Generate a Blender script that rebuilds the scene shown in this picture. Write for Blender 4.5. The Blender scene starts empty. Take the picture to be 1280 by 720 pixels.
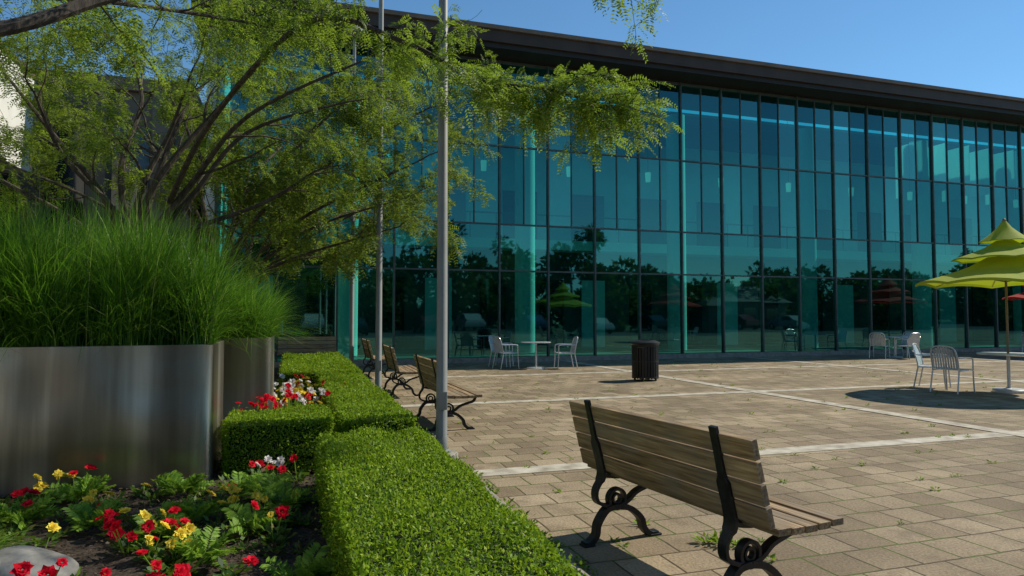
import bpy, math, random
import numpy as np
from mathutils import Vector, Matrix
random.seed(7); RNG=np.random.default_rng(7)
scene=bpy.context.scene
COL=scene.collection
# ------------------------------------------------------------------ materials
def new_mat(name):
    m=bpy.data.materials.new(name); m.use_nodes=True
    nt=m.node_tree; b=nt.nodes["Principled BSDF"]
    return m,nt,b
def N(nt,t,**k):
    n=nt.nodes.new(t)
    for a,v in k.items(): setattr(n,a,v)
    return n
def ramp(nt,stops):
    r=N(nt,'ShaderNodeValToRGB'); e=r.color_ramp.elements
    while len(e)<len(stops): e.new(0.5)
    for i,(p,c) in enumerate(stops):
        e[i].position=p; e[i].color=(*c,1)
    return r
def mat_noise(name,c1,c2,scale=8,rough=.7,metal=0,bump=.1,detail=6,spec=.4,stretch=None,c3=None):
    m,nt,b=new_mat(name)
    tc=N(nt,'ShaderNodeTexCoord'); mp=N(nt,'ShaderNodeMapping')
    if stretch: mp.inputs['Scale'].default_value=stretch
    nt.links.new(tc.outputs['Object'],mp.inputs['Vector'])
    n=N(nt,'ShaderNodeTexNoise'); n.inputs['Scale'].default_value=scale; n.inputs['Detail'].default_value=detail
    nt.links.new(mp.outputs[0],n.inputs['Vector'])
    st=[(.3,c1),(.7,c2)] if c3 is None else [(.3,c1),(.55,c2),(.75,c3)]
    r=ramp(nt,st); nt.links.new(n.outputs[0],r.inputs[0]); nt.links.new(r.outputs[0],b.inputs['Base Color'])
    b.inputs['Roughness'].default_value=rough; b.inputs['Metallic'].default_value=metal
    b.inputs['Specular IOR Level'].default_value=spec
    if bump>0:
        bp=N(nt,'ShaderNodeBump'); bp.inputs['Strength'].default_value=bump; bp.inputs['Distance'].default_value=.02
        nt.links.new(n.outputs[0],bp.inputs['Height']); nt.links.new(bp.outputs[0],b.inputs['Normal'])
    return m
def leaf_mat(name,stops,trans=.35,tcol=(.25,.4,.03),rough=.5,spec=.2):
    m,nt,b=new_mat(name)
    g=N(nt,'ShaderNodeNewGeometry')
    r=ramp(nt,stops); nt.links.new(g.outputs['Random Per Island'],r.inputs[0])
    nt.links.new(r.outputs[0],b.inputs['Base Color'])
    b.inputs['Roughness'].default_value=rough; b.inputs['Specular IOR Level'].default_value=spec
    t=N(nt,'ShaderNodeBsdfTranslucent')
    mx=N(nt,'ShaderNodeMixRGB'); mx.blend_type='MIX'; mx.inputs[0].default_value=.5
    nt.links.new(r.outputs[0],mx.inputs[1]); mx.inputs[2].default_value=(*tcol,1)
    nt.links.new(mx.outputs[0],t.inputs[0])
    ms=N(nt,'ShaderNodeMixShader'); ms.inputs[0].default_value=trans
    nt.links.new(b.outputs[0],ms.inputs[1]); nt.links.new(t.outputs[0],ms.inputs[2])
    nt.links.new(ms.outputs[0],nt.nodes['Material Output'].inputs[0])
    return m
M={}
M['concrete']=mat_noise('concrete',(.20,.175,.135),(.34,.305,.25),9,.85,detail=9)
M['steel']=None
M['pole']=mat_noise('pole_grey_paint',(.20,.20,.185),(.26,.26,.24),3,.5,.1,0,spec=.25)
M['castiron']=mat_noise('cast_iron',(.012,.012,.014),(.03,.03,.033),30,.45,.4,.1)
M['black']=mat_noise('black_paint',(.008,.008,.009),(.02,.02,.02),20,.4,0,.05)
M['frame']=mat_noise('mullion_metal',(.06,.075,.07),(.10,.115,.11),5,.45,.4,0)
M['fascia']=mat_noise('bronze_fascia',(.040,.024,.015),(.065,.040,.027),1.5,.6,.0,.05)
M['fascia_lt']=mat_noise('bronze_coping',(.13,.088,.058),(.19,.135,.095),1.5,.55,.0,.05)
M['soffit']=mat_noise('soffit',(.014,.010,.008),(.022,.017,.013),3,.6,0,0)
M['white']=mat_noise('white_plaster',(.66,.64,.58),(.76,.74,.68),2,.8)
M['grey_wall']=mat_noise('grey_stone_panel',(.10,.085,.07),(.155,.135,.11),1.4,.8)
M['darkwin']=mat_noise('dark_window',(.01,.014,.018),(.02,.026,.03),2,.08,0,0,spec=.8)
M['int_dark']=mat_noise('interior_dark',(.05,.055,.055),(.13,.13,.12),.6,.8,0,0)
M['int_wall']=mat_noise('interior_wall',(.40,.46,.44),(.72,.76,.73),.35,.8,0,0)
M['int_floor']=mat_noise('interior_floor',(.15,.14,.12),(.2,.19,.17),2,.4,0,0)
M['col']=mat_noise('column_white',(.78,.78,.75),(.84,.84,.82),2,.6,0,0)
M['soil']=mat_noise('soil',(.018,.012,.008),(.05,.034,.022),35,.95,0,.8,c3=(.09,.065,.045))
M['asphalt']=mat_noise('asphalt',(.04,.04,.042),(.06,.06,.062),40,.9)
M['grass_g']=mat_noise('lawn',(.035,.06,.015),(.07,.11,.03),4,.95)
M['bark']=mat_noise('bark',(.028,.021,.015),(.10,.076,.054),18,.85,0,.6,stretch=(1,1,.3))
M['chair']=mat_noise('aluminium',(.55,.56,.57),(.66,.67,.68),10,.35,.5,0)
M['table']=mat_noise('table_metal',(.5,.51,.5),(.62,.63,.62),10,.35,.5,0)
M['rock']=mat_noise('rock',(.16,.15,.13),(.36,.34,.30),7,.9,0,.6)
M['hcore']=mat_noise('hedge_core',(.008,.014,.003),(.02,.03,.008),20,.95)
M['rubber']=mat_noise('rubber',(.01,.01,.01),(.02,.02,.02),10,.8)
M['roofdark']=mat_noise('shingle_roof',(.09,.085,.08),(.15,.14,.13),6,.9)
def steel():
    m,nt,b=new_mat('brushed_steel')
    tc=N(nt,'ShaderNodeTexCoord'); mp=N(nt,'ShaderNodeMapping'); mp.inputs['Scale'].default_value=(1.6,1.6,.10)
    nt.links.new(tc.outputs['Object'],mp.inputs[0])
    n=N(nt,'ShaderNodeTexNoise'); n.inputs['Scale'].default_value=1.9; n.inputs['Detail'].default_value=5; nt.links.new(mp.outputs[0],n.inputs[0])
    r=ramp(nt,[(.30,(.22,.18,.14)),(.5,(.40,.345,.28)),(.66,(.76,.69,.59))]); nt.links.new(n.outputs[0],r.inputs[0]); nt.links.new(r.outputs[0],b.inputs['Base Color'])  # vertical streaks in the colour stand in for reflections and highlights
    mp2=N(nt,'ShaderNodeMapping'); mp2.inputs['Scale'].default_value=(3,3,160); nt.links.new(tc.outputs['Object'],mp2.inputs[0])
    n2=N(nt,'ShaderNodeTexNoise'); n2.inputs['Scale'].default_value=3; nt.links.new(mp2.outputs[0],n2.inputs[0])
    n3=N(nt,'ShaderNodeTexNoise'); n3.inputs['Scale'].default_value=1.1; n3.inputs['Detail'].default_value=1; nt.links.new(tc.outputs['Object'],n3.inputs[0])
    bp=N(nt,'ShaderNodeBump'); bp.inputs['Strength'].default_value=.12; bp.inputs['Distance'].default_value=.004
    nt.links.new(n2.outputs[0],bp.inputs['Height'])
    b2=N(nt,'ShaderNodeBump'); b2.inputs['Strength'].default_value=.8; b2.inputs['Distance'].default_value=.12
    nt.links.new(n3.outputs[0],b2.inputs['Height']); nt.links.new(bp.outputs[0],b2.inputs['Normal']); nt.links.new(b2.outputs[0],b.inputs['Normal'])
    b.inputs['Metallic'].default_value=.9; b.inputs['Roughness'].default_value=.32
    return m
M['steel']=steel()
def wood():
    m,nt,b=new_mat('weathered_wood')
    tc=N(nt,'ShaderNodeTexCoord'); mp=N(nt,'ShaderNodeMapping'); mp.inputs['Scale'].default_value=(1.2,22,22)
    nt.links.new(tc.outputs['Object'],mp.inputs[0])
    n=N(nt,'ShaderNodeTexNoise'); n.inputs['Scale'].default_value=3; n.inputs['Detail'].default_value=8; nt.links.new(mp.outputs[0],n.inputs[0])
    r=ramp(nt,[(.30,(.085,.048,.020)),(.5,(.26,.165,.075)),(.70,(.43,.31,.175))]); nt.links.new(n.outputs[0],r.inputs[0])
    g=N(nt,'ShaderNodeNewGeometry'); h=N(nt,'ShaderNodeHueSaturation')
    mr=N(nt,'ShaderNodeMapRange'); mr.inputs[3].default_value=.72; mr.inputs[4].default_value=1.25
    nt.links.new(g.outputs['Random Per Island'],mr.inputs[0]); nt.links.new(mr.outputs[0],h.inputs['Value']); nt.links.new(r.outputs[0],h.inputs['Color'])
    n3=N(nt,'ShaderNodeTexNoise'); n3.inputs['Scale'].default_value=3.5; n3.inputs['Detail'].default_value=6; nt.links.new(tc.outputs['Object'],n3.inputs[0])
    r3=ramp(nt,[(.40,(0,0,0)),(.66,(.7,.7,.7))]); nt.links.new(n3.outputs[0],r3.inputs[0])
    mx=N(nt,'ShaderNodeMixRGB'); nt.links.new(r3.outputs[0],mx.inputs[0]); nt.links.new(h.outputs[0],mx.inputs[1]); mx.inputs[2].default_value=(.20,.165,.12,1)
    nt.links.new(mx.outputs[0],b.inputs['Base Color']); b.inputs['Roughness'].default_value=.7
    bp=N(nt,'ShaderNodeBump'); bp.inputs['Strength'].default_value=.45; bp.inputs['Distance'].default_value=.004
    nt.links.new(n.outputs[0],bp.inputs['Height']); nt.links.new(bp.outputs[0],b.inputs['Normal'])
    return m
M['wood']=wood()
def paving():
    m,nt,b=new_mat('concrete_pavers')
    tc=N(nt,'ShaderNodeTexCoord')
    nw=N(nt,'ShaderNodeTexNoise'); nw.inputs['Scale'].default_value=3.0; nt.links.new(tc.outputs['Object'],nw.inputs[0])
    va=N(nt,'ShaderNodeVectorMath',operation='MULTIPLY_ADD'); nt.links.new(nw.outputs['Color'],va.inputs[0]); va.inputs[1].default_value=(.026,.026,0); nt.links.new(tc.outputs['Object'],va.inputs[2])
    br=N(nt,'ShaderNodeTexBrick'); br.offset=.5; br.squash=1
    nt.links.new(va.outputs[0],br.inputs['Vector'])
    br.inputs['Scale'].default_value=1; br.inputs['Brick Width'].default_value=.31; br.inputs['Row Height'].default_value=.31
    br.inputs['Mortar Size'].default_value=.009; br.inputs['Mortar Smooth'].default_value=.4; br.inputs['Bias'].default_value=0
    br.inputs['Color1'].default_value=(.225,.172,.110,1); br.inputs['Color2'].default_value=(.370,.295,.200,1)
    br.inputs['Mortar'].default_value=(.085,.064,.038,1)
    n1=N(nt,'ShaderNodeTexNoise'); n1.inputs['Scale'].default_value=.7; n1.inputs['Detail'].default_value=8; nt.links.new(tc.outputs['Object'],n1.inputs[0])
    r1=ramp(nt,[(.3,(.66,.63,.59)),(.7,(1.18,1.15,1.10))]); nt.links.new(n1.outputs[0],r1.inputs[0])
    n2=N(nt,'ShaderNodeTexNoise'); n2.inputs['Scale'].default_value=60; n2.inputs['Detail'].default_value=4; nt.links.new(tc.outputs['Object'],n2.inputs[0])
    r2=ramp(nt,[(.3,(.70,.70,.70)),(.7,(1.2,1.2,1.2))]); nt.links.new(n2.outputs[0],r2.inputs[0])
    a=N(nt,'ShaderNodeMixRGB',blend_type='MULTIPLY'); a.inputs[0].default_value=1; nt.links.new(br.outputs['Color'],a.inputs[1]); nt.links.new(r1.outputs[0],a.inputs[2])
    c=N(nt,'ShaderNodeMixRGB',blend_type='MULTIPLY'); c.inputs[0].default_value=1; nt.links.new(a.outputs[0],c.inputs[1]); nt.links.new(r2.outputs[0],c.inputs[2])
    n5=N(nt,'ShaderNodeTexNoise'); n5.inputs['Scale'].default_value=2.9; n5.inputs['Detail'].default_value=10; n5.inputs['Roughness'].default_value=.72; nt.links.new(tc.outputs['Object'],n5.inputs[0])
    r5=ramp(nt,[(.50,(0,0,0)),(.66,(.6,.6,.6))]); nt.links.new(n5.outputs[0],r5.inputs[0])
    s=N(nt,'ShaderNodeMixRGB'); nt.links.new(r5.outputs[0],s.inputs[0]); nt.links.new(c.outputs[0],s.inputs[1]); s.inputs[2].default_value=(.135,.10,.062,1)
    n4=N(nt,'ShaderNodeTexNoise'); n4.inputs['Scale'].default_value=1.9; n4.inputs['Detail'].default_value=6; nt.links.new(tc.outputs['Object'],n4.inputs[0])
    r4=ramp(nt,[(.45,(0,0,0)),(.55,(1,1,1))]); nt.links.new(n4.outputs[0],r4.inputs[0])
    mm=N(nt,'ShaderNodeMath',operation='MULTIPLY'); nt.links.new(r4.outputs[0],mm.inputs[0]); nt.links.new(br.outputs['Fac'],mm.inputs[1])
    d=N(nt,'ShaderNodeMixRGB'); nt.links.new(mm.outputs[0],d.inputs[0]); nt.links.new(s.outputs[0],d.inputs[1]); d.inputs[2].default_value=(.085,.115,.02,1)
    nt.links.new(d.outputs[0],b.inputs['Base Color']); b.inputs['Roughness'].default_value=.85; b.inputs['Specular IOR Level'].default_value=.25
    inv=N(nt,'ShaderNodeMath',operation='MULTIPLY_ADD'); nt.links.new(br.outputs['Fac'],inv.inputs[0]); inv.inputs[1].default_value=-1.0; nt.links.new(n2.outputs[0],inv.inputs[2])
    bp=N(nt,'ShaderNodeBump'); bp.inputs['Strength'].default_value=.6; bp.inputs['Distance'].default_value=.008
    nt.links.new(inv.outputs[0],bp.inputs['Height']); nt.links.new(bp.outputs[0],b.inputs['Normal'])
    return m
M['paving']=paving()
M['band']=mat_noise('light_concrete_band',(.25,.215,.16),(.46,.41,.325),5,.85,c3=(.58,.53,.44),detail=12)
def glass():
    m=bpy.data.materials.new('teal_curtain_glass'); m.use_nodes=True; nt=m.node_tree
    nt.nodes.remove(nt.nodes['Principled BSDF'])
    g=N(nt,'ShaderNodeNewGeometry')
    t=N(nt,'ShaderNodeBsdfTransparent')
    r=ramp(nt,[(0,(.05,.46,.41)),(1,(.09,.70,.60))]); nt.links.new(g.outputs['Random Per Island'],r.inputs[0]); nt.links.new(r.outputs[0],t.inputs[0])
    gl=N(nt,'ShaderNodeBsdfGlossy'); gl.inputs['Roughness'].default_value=.02
    r2=ramp(nt,[(0,(.12,.40,.44)),(1,(.30,.84,.80))]); nt.links.new(g.outputs['Random Per Island'],r2.inputs[0]); nt.links.new(r2.outputs[0],gl.inputs[0])
    lw=N(nt,'ShaderNodeLayerWeight'); lw.inputs[0].default_value=.5
    mr=N(nt,'ShaderNodeMapRange'); mr.inputs[3].default_value=.22; mr.inputs[4].default_value=.80
    pw=N(nt,'ShaderNodeMath',operation='POWER'); nt.links.new(lw.outputs['Facing'],pw.inputs[0]); pw.inputs[1].default_value=2.8
    nt.links.new(pw.outputs[0],mr.inputs[0])
    ms=N(nt,'ShaderNodeMixShader'); nt.links.new(mr.outputs[0],ms.inputs[0]); nt.links.new(t.outputs[0],ms.inputs[1]); nt.links.new(gl.outputs[0],ms.inputs[2])
    nt.links.new(ms.outputs[0],nt.nodes['Material Output'].inputs[0]); return m
M['glass']=glass()
def fabric(name,c,tc,f=.35):
    m,nt,b=new_mat(name); b.inputs['Roughness'].default_value=.8
    n=N(nt,'ShaderNodeTexNoise'); n.inputs['Scale'].default_value=6
    r=ramp(nt,[(.3,tuple(x*.85 for x in c)),(.7,c)]); nt.links.new(n.outputs[0],r.inputs[0]); nt.links.new(r.outputs[0],b.inputs['Base Color'])
    t=N(nt,'ShaderNodeBsdfTranslucent'); t.inputs[0].default_value=(*tc,1)
    ms=N(nt,'ShaderNodeMixShader'); ms.inputs[0].default_value=f
    nt.links.new(b.outputs[0],ms.inputs[1]); nt.links.new(t.outputs[0],ms.inputs[2]); nt.links.new(ms.outputs[0],nt.nodes['Material Output'].inputs[0]); return m
M['lime']=fabric('lime_canvas',(.40,.46,.03),(.4,.48,.02))
M['redf']=fabric('red_canvas',(.5,.03,.02),(.5,.03,.02))
M['streak_fin']=fabric('bright_streak_fin',(.8,.8,.8),(.85,.85,.85),.6)  # translucent white for the added fins that glow as bright streaks
M['hedge']=leaf_mat('boxwood_leaves',[(0,(.05,.11,.006)),(.45,(.13,.24,.012)),(.8,(.24,.37,.022)),(1,(.36,.43,.045))],.34,(.42,.60,.02),.5,.15)
M['locust']=leaf_mat('locust_leaves',[(0,(.05,.10,.010)),(.5,(.12,.20,.018)),(1,(.25,.33,.04))],.5,(.38,.52,.04))
M['locust_d']=leaf_mat('locust_leaves_deep',[(0,(.04,.075,.008)),(.5,(.095,.15,.015)),(1,(.20,.26,.03))],.48,(.32,.42,.035))
M['grass']=leaf_mat('ornamental_grass',[(0,(.02,.065,.006)),(.5,(.08,.20,.014)),(.88,(.18,.35,.03)),(1,(.42,.44,.15))],.38,(.24,.52,.03),.42,.3)
M['fern']=leaf_mat('fern_leaves',[(0,(.10,.21,.02)),(1,(.26,.42,.05))],.4,(.4,.6,.05))
M['bed']=leaf_mat('bedding_leaves',[(0,(.015,.045,.008)),(.5,(.05,.11,.015)),(.85,(.10,.17,.02)),(1,(.14,.05,.03))],.25)
M['redp']=leaf_mat('red_petals',[(0,(.50,.004,.016)),(.6,(.74,.008,.03)),(1,(.82,.03,.07))],.35,(.9,.01,.04),.7,.1)
M['yelp']=leaf_mat('yellow_petals',[(0,(.80,.52,.02)),(1,(.88,.76,.12))],.3,(.85,.68,.06),.7,.1)
M['whip']=leaf_mat('white_petals',[(0,(.7,.65,.6)),(1,(.8,.78,.75))],.3,(.8,.7,.7))
M['farleaf']=leaf_mat('distant_leaves',[(0,(.02,.035,.008)),(1,(.06,.09,.018))],.2)
M['mulch']=leaf_mat('mulch_chips',[(0,(.02,.013,.008)),(.7,(.07,.045,.028)),(1,(.16,.12,.08))],.0)
# ------------------------------------------------------------------ mesh utils
def link(o,parent=None):
    COL.objects.link(o)
    if parent: o.parent=parent
    return o
def empty(name,loc=(0,0,0)):
    e=bpy.data.objects.new(name,None); e.location=loc; COL.objects.link(e); return e
class MB:
    def __init__(s): s.v=[]; s.f=[]; s.m=[]; s.mats=[]
    def mi(s,mat):
        if mat not in s.mats: s.mats.append(mat)
        return s.mats.index(mat)
    def add(s,vs,fs,mat):
        k=len(s.v); s.v+= [tuple(v) for v in vs]; i=s.mi(mat)
        for f in fs: s.f.append([a+k for a in f]); s.m.append(i)
    def box(s,x0,x1,y0,y1,z0,z1,mat,R=None):
        vs=[Vector(p) for p in [(x0,y0,z0),(x1,y0,z0),(x1,y1,z0),(x0,y1,z0),(x0,y0,z1),(x1,y0,z1),(x1,y1,z1),(x0,y1,z1)]]
        if R is not None: vs=[R@v for v in vs]
        s.add(vs,[(3,2,1,0),(4,5,6,7),(0,1,5,4),(1,2,6,5),(2,3,7,6),(3,0,4,7)],mat)
    def tube(s,pts,rad,mat,n=8,cap=True):
        pts=[Vector(p) for p in pts]
        if not hasattr(rad,'__len__'): rad=[rad]*len(pts)
        vs=[];fs=[]; prev=None
        for i,p in enumerate(pts):
            d=(pts[min(i+1,len(pts)-1)]-pts[max(i-1,0)]).normalized()
            if prev is None:
                a=Vector((0,0,1)) if abs(d.z)<.9 else Vector((1,0,0)); u=d.cross(a).normalized()
            else: u=(prev-d*prev.dot(d)).normalized()
            prev=u; w=d.cross(u)
            for k in range(n):
                t=2*math.pi*k/n; vs.append(p+(u*math.cos(t)+w*math.sin(t))*rad[i])
        for i in range(len(pts)-1):
            for k in range(n):
                fs.append((i*n+k,i*n+(k+1)%n,(i+1)*n+(k+1)%n,(i+1)*n+k))
        if cap: fs.append(tuple(range(n))[::-1]); fs.append(tuple((len(pts)-1)*n+k for k in range(n)))
        s.add(vs,fs,mat)
    def lathe(s,prof,mat,c=(0,0),n=24,seg0=None):
        vs=[];fs=[]
        for r,z in prof:
            for k in range(n):
                t=2*math.pi*k/n; vs.append((c[0]+r*math.cos(t),c[1]+r*math.sin(t),z))
        for i in range(len(prof)-1):
            for k in range(n): fs.append((i*n+k,i*n+(k+1)%n,(i+1)*n+(k+1)%n,(i+1)*n+k))
        s.add(vs,fs,mat)
    def strap(s,pts,t,w,x,mat):
        pts=smooth2(pts); vs=[];fs=[]
        if not hasattr(w,'__len__'): w=[w]*len(pts)
        for i,p in enumerate(pts):
            a=pts[max(i-1,0)]; b=pts[min(i+1,len(pts)-1)]
            d=Vector((b[0]-a[0],b[1]-a[1])).normalized(); nn=Vector((-d.y,d.x))*t/2
            ww=w[min(i,len(w)-1)]/2
            for sx,sn in ((-1,-1),(1,-1),(1,1),(-1,1)):
                vs.append((x+sx*ww,p[0]+sn*nn.x,p[1]+sn*nn.y))
        for i in range(len(pts)-1):
            for k in range(4): fs.append((i*4+k,i*4+(k+1)%4,(i+1)*4+(k+1)%4,(i+1)*4+k))
        e=(len(pts)-1)*4; fs.append((3,2,1,0)); fs.append((e,e+1,e+2,e+3))
        s.add(vs,fs,mat)
    def obj(s,name,parent=None,smooth=False,bevel=0,loc=None,rz=0,fix=True):
        me=bpy.data.meshes.new(name); me.from_pydata(s.v,[],s.f)
        for m in s.mats: me.materials.append(m)
        me.polygons.foreach_set('material_index',s.m)
        me.update()
        if fix: bm_fix(me)
        if smooth:
            me.polygons.foreach_set('use_smooth',[True]*len(me.polygons))
            try: me.set_sharp_from_angle(angle=math.radians(40))
            except Exception: pass
        o=bpy.data.objects.new(name,me); link(o,parent)
        if bevel:
            b=o.modifiers.new('b','BEVEL'); b.width=bevel; b.segments=2; b.limit_method='ANGLE'
        if loc: o.location=loc
        o.rotation_euler=(0,0,rz)
        return o
import bmesh
def bm_fix(me):
    if len(me.polygons)>60000: return
    bm=bmesh.new(); bm.from_mesh(me); bmesh.ops.recalc_face_normals(bm,faces=bm.faces); bm.to_mesh(me); bm.free()
def smooth2(pts,k=5):
    out=[]
    P=[pts[0]]+list(pts)+[pts[-1]]
    for i in range(1,len(P)-2):
        for j in range(k):
            t=j/k; a,b,c,d=P[i-1],P[i],P[i+1],P[i+2]
            out.append(tuple(.5*((2*b[q])+(-a[q]+c[q])*t+(2*a[q]-5*b[q]+4*c[q]-d[q])*t*t+(-a[q]+3*b[q]-3*c[q]+d[q])*t**3) for q in range(len(b))))
    out.append(tuple(pts[-1])); return out
def np_mesh(name,V,F,mat,parent=None):
    me=bpy.data.meshes.new(name); V=np.ascontiguousarray(V,dtype=np.float32); F=np.ascontiguousarray(F,dtype=np.int32)
    me.vertices.add(len(V)); me.vertices.foreach_set('co',V.ravel())
    me.loops.add(F.size); me.loops.foreach_set('vertex_index',F.ravel())
    me.polygons.add(len(F)); me.polygons.foreach_set('loop_start',np.arange(0,F.size,4,dtype=np.int32))
    me.update(calc_edges=True); me.validate()
    me.materials.append(mat)
    o=bpy.data.objects.new(name,me); link(o,parent); return o
def norm(a): return a/np.maximum(np.linalg.norm(a,axis=1,keepdims=True),1e-9)
def leaves(C,D,Nn,L,W):
    D=norm(D); S=norm(np.cross(D,Nn)); U=np.cross(S,D)
    L=np.asarray(L).reshape(-1,1)*np.ones((len(C),1)); W=np.asarray(W).reshape(-1,1)*np.ones((len(C),1))
    a=C; b=C+D*L*.45+S*W*.5+U*W*.15; c=C+D*L; d=C+D*L*.45-S*W*.5+U*W*.15
    V=np.stack([a,b,c,d],1).reshape(-1,3); F=np.arange(len(C)*4).reshape(-1,4); return V,F
def fronds(B,D,L,k,rng,droop=.35,lw=.3,ll=.2):
    n=len(B); D=norm(D); L=L.reshape(-1,1)
    up=np.tile([0,0,1.],(n,1))+rng.normal(0,.35,(n,3)); S=norm(np.cross(D,up)); 
    Cs=[];Ds=[];Ns=[];Ls=[]
    for i in range(k):
        t=.18+.82*(i+.5)/k
        P=B+D*L*t; P[:,2]-=(droop*L*t*t)[:,0]
        T=D.copy(); T[:,2]-=2*droop*t; T=norm(T)
        for sgn in (-1,1):
            dd=S*sgn+T*.45+rng.normal(0,.12,(n,3)); 
            Cs.append(P); Ds.append(dd); Ns.append(norm(np.cross(S,T)*1+rng.normal(0,.25,(n,3)))); Ls.append(L*ll*(1-.35*abs(t-.5)*2))
    C=np.concatenate(Cs);Dd=np.concatenate(Ds);Nn=np.concatenate(Ns);LL=np.concatenate(Ls)
    return leaves(C,Dd,Nn,LL,LL*lw)
def merge(parts):
    Vs=[];Fs=[];o=0
    for V,F in parts: Vs.append(V);Fs.append(F+o);o+=len(V)
    return np.concatenate(Vs),np.concatenate(Fs)
def blades(B,H,lean,W,rng,seg=5,curl=1.0):
    n=len(B); ts=np.linspace(0,1,seg)
    side=norm(np.stack([-lean[:,1]+rng.normal(0,.3,n),lean[:,0]+rng.normal(0,.3,n),np.zeros(n)],1))
    rows=[]
    for t in ts:
        P=B.copy(); P[:,:2]+=lean*(t**1.9); P[:,2]+=H*(t-.28*curl*t**3*np.linalg.norm(lean,axis=1)/np.maximum(H,.1))
        w=(W*(1-t)**.7+.0006).reshape(-1,1)
        rows.append(P-side*w*.5); rows.append(P+side*w*.5)
    V=np.stack(rows,1).reshape(-1,3)
    idx=np.arange(n).reshape(-1,1)*(2*seg); F=[]
    for i in range(seg-1):
        F.append(np.concatenate([idx+2*i,idx+2*i+1,idx+2*i+3,idx+2*i+2],1))
    return V,np.concatenate(F)
# ------------------------------------------------------------------ ground
def sheet(name,x0,x1,y0,y1,z,mat):
    b=MB(); b.add([(x0,y0,z),(x1,y0,z),(x1,y1,z),(x0,y1,z)],[(0,1,2,3)],mat); return b.obj(name)
sheet('ground',-1500,1500,-1500,1500,-.03,M['grass_g'])
sheet('parking_lot',-60,140,-26,-6,-.02,M['asphalt'])
sheet('plaza_paving',1.60,90,-6,20.42,0,M['paving'])
b=MB()
for Y in (-3.6,1.25,6.1,11.0,15.9):
    b.add([(1.61,Y-.13,.004),(60,Y-.13,.004),(60,Y+.13,.004),(1.61,Y+.13,.004)],[(0,1,2,3)],M['band'])
for X in (8.5,15.3,22.1,28.9):
    b.add([(X-.13,-6,.008),(X+.13,-6,.008),(X+.13,20.4,.008),(X-.13,20.4,.008)],[(0,1,2,3)],M['band'])
b.obj('paving_bands')
b=MB()
y=-6.0
while y<20.3:
    b.box(1.46,1.59,y,min(y+1.19,20.35),-.02,.03+random.uniform(-.004,.004),M['concrete']); y+=1.2
b.obj('kerb',bevel=.008)
nx,ny=70,170
xs=np.linspace(-5.98,1.455,nx); ys=np.linspace(-2,20.4,ny); GX,GYm=np.meshgrid(xs,ys)
GZ=.0+.025*np.sin(GX*3.1+1)*np.cos(GYm*2.3)+RNG.normal(0,.008,GX.shape)
GZ[:,-1]=-.01
V=np.stack([GX,GYm,GZ],-1).reshape(-1,3)
I=np.arange(nx*ny).reshape(ny,nx); F=np.stack([I[:-1,:-1],I[:-1,1:],I[1:,1:],I[1:,:-1]],-1).reshape(-1,4)
np_mesh('planting_bed_soil',V,F,M['soil'])
n=16000
C=np.stack([RNG.uniform(-4,.4,n),RNG.uniform(2.5,7,n),RNG.uniform(.0,.04,n)],1)
V,F=leaves(C,RNG.normal(0,1,(n,3))*[1,1,.2],RNG.normal(0,.4,(n,3))+[0,0,1],RNG.uniform(.012,.045,n),RNG.uniform(.006,.018,n))
np_mesh('bark_mulch',V,F,M['mulch'])
# ------------------------------------------------------------------ hedges
def hedge(name,x0,x1,y0,y1,h,dens=5200,ls=.022):
    rng=RNG
    e=empty(name,((x0+x1)/2,(y0+y1)/2,0)); 
    b=MB(); k=.055
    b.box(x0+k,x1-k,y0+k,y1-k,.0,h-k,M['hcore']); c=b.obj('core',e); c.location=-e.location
    parts=[]
    faces=[('t',(x1-x0)*(y1-y0)),('l',(y1-y0)*h),('r',(y1-y0)*h),('f',(x1-x0)*h),('b',(x1-x0)*h)]
    # irregular clump field
    K=[(rng.normal(0,7,3),rng.uniform(0,6.28)) for _ in range(7)]
    for f,a in faces:
        n=int(a*dens*(1.0 if f!='b' else .5))
        u=rng.random(n);v=rng.random(n)
        X=x0+u*(x1-x0);Y=y0+v*(y1-y0);Z=.02+v*(h-.02)
        if f=='t': P=np.stack([X,Y,np.full(n,h)],1);nn=np.array([0,0,1.])
        if f=='l': P=np.stack([np.full(n,x0),y0+u*(y1-y0),Z],1);nn=np.array([-1.,0,0])
        if f=='r': P=np.stack([np.full(n,x1),y0+u*(y1-y0),Z],1);nn=np.array([1.,0,0])
        if f=='f': P=np.stack([X,np.full(n,y0),Z],1);nn=np.array([0,-1.,0])
        if f=='b': P=np.stack([X,np.full(n,y1),Z],1);nn=np.array([0,1.,0])
        bump=.0085*sum(np.sin(P@kv+ph) for kv,ph in K)
        r=.07
        cz=np.clip(P[:,2]-(h-r),0,r); ex=np.clip(np.abs(P[:,0]-(x0+x1)/2)-((x1-x0)/2-r),0,r); ey=np.clip(np.abs(P[:,1]-(y0+y1)/2)-((y1-y0)/2-r),0,r)
        off=np.sqrt(cz**2+ex**2+ey**2)-r; off=np.clip(off,0,1)
        cen=np.array([(x0+x1)/2,(y0+y1)/2,h/2])
        inward=norm(np.sign(P-cen)*np.stack([ex,ey,cz],1)+1e-6)
        P=P-inward*off[:,None]
        P=P+nn*(bump-np.abs(rng.normal(0,.026,n))+ (rng.random(n)<.06)*rng.uniform(0,.055,n))[:,None]
        D=nn*.4+rng.normal(0,.75,(n,3))+np.array([0,0,.25])
        Nn=nn*1.2+rng.normal(0,.5,(n,3))+[.2,0,.4]
        parts.append(leaves(P,D,Nn,rng.uniform(.7,1.25,n)*ls,rng.uniform(.45,.65,n)*ls))
    V,F=merge(parts); o=np_mesh('leaves',V,F,M['hedge'],e); o.location=-e.location
hedge('boxwood_hedge',.25,1.14,1.3,6.15,.45,8000,.024)
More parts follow.
